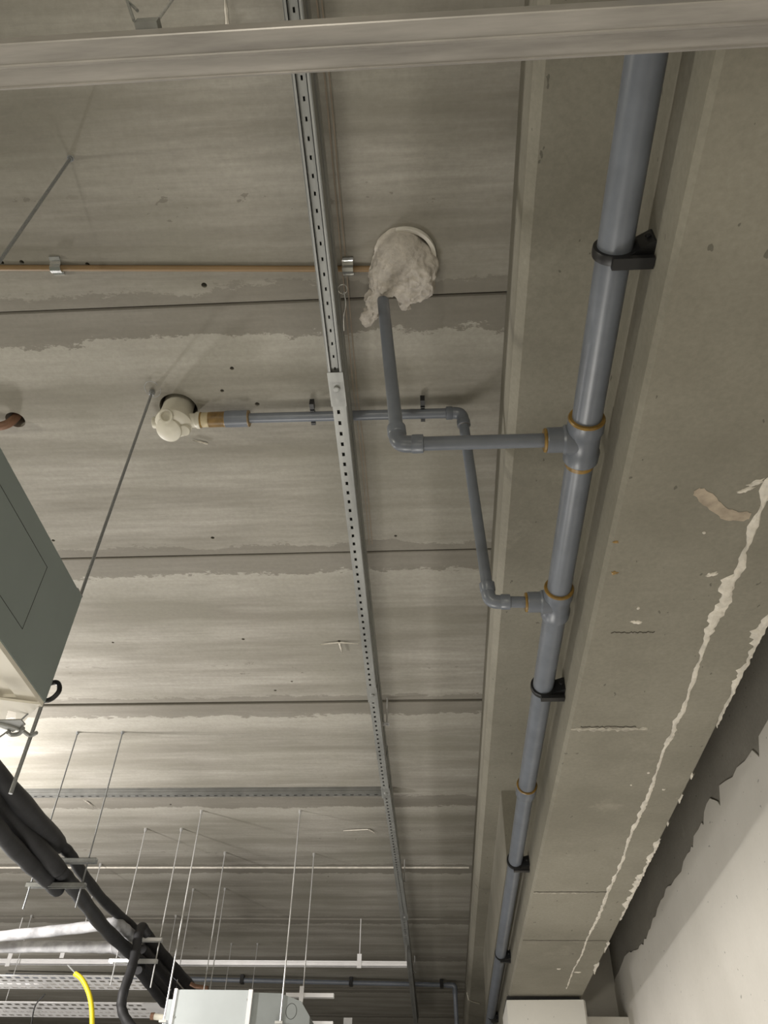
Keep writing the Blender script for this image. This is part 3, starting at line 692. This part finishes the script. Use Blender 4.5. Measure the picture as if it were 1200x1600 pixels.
# ---------------------------------------------------------------- grey-green unit at the left edge
un = thing('ceiling_unit', 'grey-green sheet metal unit cut off by the left edge, with a cream underside', 'air unit', (-1.3, 1.2, 2.55))
bm = bmesh.new(); box(bm, (-1.75, .1, 2.556), (-.921, 1.636, 2.868)); obj('casing', bm, 'unitside', un)
bm = bmesh.new()
for (z1, z2, y1, y2) in ((2.625, 2.6262, .3, 1.435), (2.805, 2.8062, .3, 1.435), (2.625, 2.8062, 1.435, 1.4362)): box(bm, (-.9212, y1, z1), (-.9204, y2, z2))
o = obj('panel_seam', bm, 'dark', un)
bm = bmesh.new(); box(bm, (-.945, 1.60, 2.868), (-.92, 1.638, 2.871)); obj('hanger_lug', bm, 'galv', un)
def underside():
    bm = bmesh.new(); x0, x1, y0, y1, z = -1.75, -.923, .1, 1.634, 2.555
    box(bm, (x1-.045, y0, z-.012), (x1, y1, z)); box(bm, (x0, y1-.045, z-.012), (x1-.045, y1, z)); box(bm, (x0, y0, z-.004), (x1-.045, y1-.045, z))
    # fixing plate with a square notch
    return bm
obj('bottom_panel', underside(), 'unitbot', un)
bm = bmesh.new(); box(bm, (-1.09, 1.50, 2.535), (-1.00, 1.56, 2.545)); obj('corner_plate', bm, 'galvl', un)
bm = bmesh.new(); prism(bm, [(-1.032, 1.568), (-0.913, 1.602), (-0.991, 1.691), (-1.011, 1.7), (-0.983, 1.636), (-1.0, 1.627), (-1.03, 1.68), (-1.088, 1.698)], 2, 2.530, 2.536); obj('glare_plate', bm, 'unitbot', un)  # cream plate added in place of a blown-out bright patch
bm = bmesh.new(); tube(bm, smooth_path([(-.945, 1.640, 2.545), (-.985, 1.65, 2.50), (-1.02, 1.66, 2.475)]), .002, 8); obj('tie_wire', bm, 'rodd', un, True)
bk = thing('metal_hook', 'small grey forked metal bracket hanging below the cream underside of the left unit', 'bracket', (-1.03, 1.64, 2.45))
bm = bmesh.new(); tube(bm, smooth_path([(-0.983, 1.563, 2.465), (-0.953, 1.581, 2.465), (-0.934, 1.602, 2.465), (-0.924, 1.626, 2.465), (-0.904, 1.614, 2.465)]), .0045, 8); obj('arm', bm, 'galv', bk, True)
bm = bmesh.new(); prism(bm, [(-0.981, 1.559), (-0.918, 1.557), (-0.917, 1.58), (-0.959, 1.612), (-0.99, 1.579)], 2, 2.466, 2.469); obj('plate', bm, 'galv', bk)
bm = bmesh.new(); tube(bm, smooth_path([(-0.966, 1.604, 2.462), (-0.962, 1.616, 2.462), (-0.942, 1.611, 2.462), (-0.924, 1.587, 2.462)]), .005, 8); obj('jaw', bm, 'galv', bk, True)
bm = bmesh.new(); tube(bm, smooth_path([(-.96, 1.645, 2.60), (-.925, 1.66, 2.625), (-.91, 1.66, 2.60), (-.93, 1.66, 2.575), (-.97, 1.64, 2.57)]), .006, 10)
o = obj('black_cable', bm, 'black', None, True); recentre(o); tag(o, 'short curl of black cable at the far lower corner of the grey-green unit', 'cable')

# ---------------------------------------------------------------- black insulated pipes on trapeze bars
def bar(x0, x1, y, z, lb, mat='galv', w_=.030, h=.022):
    bm = bmesh.new(); box(bm, (x0, y-w_/2, z-.002), (x1, y+w_/2, z)); box(bm, (x0, y-w_/2, z-h), (x1, y-w_/2+.002, z)); box(bm, (x0, y+w_/2-.002, z-h), (x1, y+w_/2, z))
    o = obj('support_bar', bm, mat); recentre(o); tag(o, lb, 'bar', 'support bars under the black pipes')
bar(-2.03, -1.700, 4.0, 3.050, 'upper one of the two nearest bars under the black pipes', 'galv')
bar(-2.02, -1.725, 4.0, 2.934, 'lower one of the two nearest bars under the black pipes', 'galv')
bar(-2.02, -1.735, 5.378, 3.065, 'upper one of the two farther bars, behind the drooping black pipe', 'galvl')
bar(-2.04, -1.740, 5.378, 2.945, 'lower one of the two farther bars, behind the drooping black pipe', 'galvl')
def bpipe(lb, segs, mat='ins', name='insulated_pipe'):
    t = thing(name, lb, 'pipe', segs[0][0][0], 'black insulated pipes')
    for pts, r in segs:
        bm = bmesh.new(); P = smooth_path(pts, 6); n = len(P)
        rs = [r*(1+.05*math.sin(i*1.7)) for i in range(n)]; rs[0] = r*.8; rs[-1] = r*.75
        tube(bm, P, rs, 20); obj('insulation_sleeve', bm, mat, t, True)
    return t
bpipe('black insulated pipe nearest the middle of the photo, on the upper bars', [([(-1.823, 2.2, 3.095), (-1.879, 2.9, 3.1), (-1.853, 3.4, 3.068), (-1.909, 4.0, 3.11)], .047), ([(-1.891, 3.95, 3.101), (-1.872, 4.04, 3.093), (-1.875, 4.22, 3.077), (-1.907, 4.7, 3.08), (-1.909, 5.3, 3.1), (-1.927, 5.7, 3.119)], .028)])
bpipe('thick black insulated pipe lying between the other two near ones', [([(-1.823, 2.25, 2.939), (-1.845, 2.85, 2.972), (-1.912, 3.4, 3.027), (-1.864, 4.02, 2.982)], .043), ([(-1.862, 3.96, 2.983), (-1.844, 4.06, 2.965), (-1.846, 4.28, 2.951), (-1.886, 4.8, 2.951), (-1.877, 5.3, 2.952), (-1.942, 5.9, 3.001)], .036)])
bpipe('lowest black insulated pipe, on the left of the near three', [([(-1.787, 2.25, 2.864), (-1.82, 2.85, 2.907), (-1.876, 3.3, 2.922), (-1.913, 3.7, 2.938), (-1.92, 3.99, 2.948), (-1.915, 4.14, 2.943)], .038)])
bpipe('black pipe looping up over the farther bars and drooping to the bottom edge', [([(-1.784, 5.25, 3.042), (-1.819, 5.2, 3.079), (-1.802, 5.12, 3.006), (-1.792, 5.1, 2.938), (-1.777, 5.05, 2.808), (-1.776, 5.0, 2.684), (-1.767, 5.0, 2.607), (-1.714, 5.0, 2.537), (-1.619, 5.0, 2.467)], .027)])
bpipe('thick black pipe continuing right of the loop towards the pale grey box unit', [([(-1.886, 5.5, 3.111), (-1.934, 6.0, 3.143), (-1.948, 6.5, 3.149), (-1.974, 7.1, 3.17)], .040), ([(-1.893, 5.5, 3.033), (-1.937, 6.0, 3.056), (-1.983, 6.6, 3.075), (-2.039, 7.2, 3.111)], .034)])
bpipe('black pipes lying lowest behind the farther bars', [([(-1.868, 5.5, 2.927), (-1.879, 5.8, 2.94), (-1.947, 6.4, 2.97), (-2.04, 7.2, 2.988)], .030), ([(-1.872, 5.45, 2.901), (-1.891, 5.8, 2.896), (-1.923, 6.3, 2.89)], .030)])
bpipe('upper one of two dusty grey insulated pipes going off to the left', [([(-2.954, 5.25, 3.005), (-2.694, 5.2, 3.021), (-2.345, 5.12, 3.029), (-2.047, 5.05, 3.039), (-1.953, 5.02, 3.044)], .031), ([(-1.968, 5.02, 3.041), (-1.915, 5.02, 3.044), (-1.881, 5.1, 3.032), (-1.887, 5.25, 3.038)], .033)], 'insg')
bpipe('lower one of two dusty grey insulated pipes going off to the left', [([(-3.026, 5.4, 3.012), (-2.775, 5.4, 3.013), (-2.445, 5.4, 3.018), (-2.156, 5.4, 3.016), (-2.033, 5.4, 3.017)], .034), ([(-2.049, 5.4, 3.016), (-2.005, 5.42, 3.011), (-1.994, 5.5, 3.006), (-1.991, 5.6, 3.006)], .036)], 'insg')

# ---------------------------------------------------------------- far perforated trays, yellow conduit
def tray(x0, x1, y0, y1, z, lb, solid=0):
    t = thing('cable_tray', lb, 'cable tray', ((x0+x1)/2, y0, z), 'white perforated cable trays')
    bm = bmesh.new(); Wd = y1-y0
    slotted(bm, (x0, y0, z), (1, 0, 0), (0, 1, 0), x1-x0-solid, Wd, [Wd*f for f in (.14, .38, .62, .86)], .065, .040, .046)
    if solid: box(bm, (x1-solid, y0, z), (x1, y1, z+.002))
    obj('perforated_base', bm, 'trayw', t)
    for ya, hh_ in ((y0, .006), (y1-.002, .05)):
        bm = bmesh.new(); box(bm, (x0, ya, z), (x1, ya+.002, z+hh_)); obj('side_rail', bm, 'trayw', t)
tray(-4.6, -1.97, 6.156, 6.534, 3.03, 'upper one of the two white perforated trays in the lower left corner')
tray(-4.6, -2.08, 6.946, 7.456, 3.03, 'lower one of the two white perforated trays, with a plain right end', .22)
yc_ = thing('yellow_conduit', 'bright yellow flexible conduit curving down in front of the white trays', 'conduit', (-1.9, 5.0, 2.4))
bm = bmesh.new(); tube(bm, smooth_path([(-2.082, 5.0, 2.775), (-2.032, 5.0, 2.746), (-1.977, 5.0, 2.683), (-1.94, 5.0, 2.614), (-1.911, 5.0, 2.523), (-1.884, 5.0, 2.412)]), .0135, 14); obj('hose', bm, 'yellow', yc_, True)
bm = bmesh.new(); tube(bm, [(-2.069, 5.0, 2.768), (-2.178, 5.1, 2.841)], .004, 8); obj('wire', bm, 'galv', yc_, True)
bm = bmesh.new(); tube(bm, smooth_path([(-2.769, 6.225, 2.93), (-2.931, 6.493, 2.93), (-3.066, 6.78, 2.93), (-3.335, 7.42, 2.93)]), .005, 8)
o = obj('black_cable', bm, 'ins', None, True); recentre(o); tag(o, 'thin black cable crossing the lower white tray', 'cable')

# ---------------------------------------------------------------- pale grey box unit at the bottom
ac = thing('box_unit', 'pale grey boxy ceiling unit with chamfered dark right end, at the bottom of the photo', 'air unit', (-1.15, 5.4, 2.40))
bm = bmesh.new(); prism(bm, [(-1.505, 2.30), (-1.505, 2.718), (-.905, 2.706), (-.785, 2.668), (-.730, 2.595), (-.725, 2.30)], 1, 5.10, 5.80); obj('housing', bm, 'acd', ac)
bm = B((-1.505, 5.088, 2.31), (-1.085, 5.10, 2.719), .003); obj('front_panel', bm, 'acw', ac)
bm = bmesh.new(); box(bm, (-1.085, 5.080, 2.31), (-1.062, 5.10, 2.720)); obj('edge_strip', bm, 'trayw', ac); bm = bmesh.new(); box(bm, (-1.512, 5.080, 2.31), (-1.495, 5.10, 2.722)); obj('edge_strip', bm, 'trayw', ac)
bm = bmesh.new(); box(bm, (-1.56, 5.12, 2.31), (-1.506, 5.60, 2.676)); obj('side_box', bm, 'acw', ac)
bm = bmesh.new(); kc = (-0.836, 5.1, 2.619)
tube(bm, [(kc[0]+.030*math.cos(a), 5.0995, kc[2]+.038*math.sin(a)) for a in [2*math.pi*i/28 for i in range(29)]], .0013, 6, False); obj('knockout', bm, 'dark', ac)
for x in (-1.555, -.905):
    bm = bmesh.new(); box(bm, (x-.012, 5.07, 2.555), (x+.03, 5.10, 2.567)); obj('mounting_lug', bm, 'galvl', ac)
for p in [(-1.085, 5.1, 2.67), (-1.08, 5.1, 2.586), (-1.489, 5.1, 2.583)]:
    bm = bmesh.new(); lathe(bm, (p[0], 5.088, p[2]), (0, -1, 0), [(0, .006), (.004, .006)], 8); obj('bolt', bm, 'galv', ac)
sbk = thing('support_bracket', 'short bright metal bar with an upright plate beside the pale grey box unit', 'bracket', (-.8, 5.84, 2.84))
bm = bmesh.new(); box(bm, (-1.0, 5.83, 2.845), (-.690, 5.87, 2.868)); obj('bar', bm, 'trayw', sbk)
bm = bmesh.new(); box(bm, (-.912, 5.822, 2.815), (-.885, 5.83, 2.905)); obj('plate', bm, 'trayw', sbk)
sbk = thing('support_bracket', 'short bright bar at the bottom edge, right of the pale grey box unit', 'bracket', (-.8, 5.84, 2.70))
bm = bmesh.new(); box(bm, (-.83, 5.83, 2.690), (-.685, 5.87, 2.713)); obj('bar', bm, 'trayw', sbk)
bm = bmesh.new(); box(bm, (-0.954, 9.0, 3.286), (-0.87, 9.004, 3.349))
o = obj('hanger_plate', bm, 'trayw'); recentre(o); tag(o, 'small white square tab at the bottom edge, left of the slotted rail', 'bracket')
bm = bmesh.new(); tube(bm, [(-1.654, 5.9, 2.931), (-1.621, 5.9, 2.916), (-1.533, 5.9, 2.906)], .013, 12); o = obj('pipe_connection', bm, 'copper', ac, True); o['label'] = 'copper pipe end on top'
vs_ = thing('valve_end', 'pinkish-white pipe end at the left side of the pale grey box unit', 'pipe', (-1.65, 5.2, 2.5))
bm = bmesh.new(); tube(bm, [(-1.681, 5.3, 2.627), (-1.588, 5.3, 2.618)], .017, 14); obj('pipe', bm, 'white', vs_, True)
bm = bmesh.new(); lathe(bm, (-1.669, 5.3, 2.627), (-1, 0, 0), [(0, .019), (.02, .019), (.022, .012)], 14); obj('cap', bm, 'copper', vs_, True)
# thin white cable on the beam ledge
bm = bmesh.new(); tube(bm, [(.25, 8.80, 3.53), (.262, 8.83, 3.476), (.30, 8.9, 3.474), (.37, 8.98, 3.474)], .005, 8)
o = obj('white_cable', bm, 'white', None, True); recentre(o); tag(o, 'short white cable crossing the ledge of the concrete beam near its far end', 'cable')
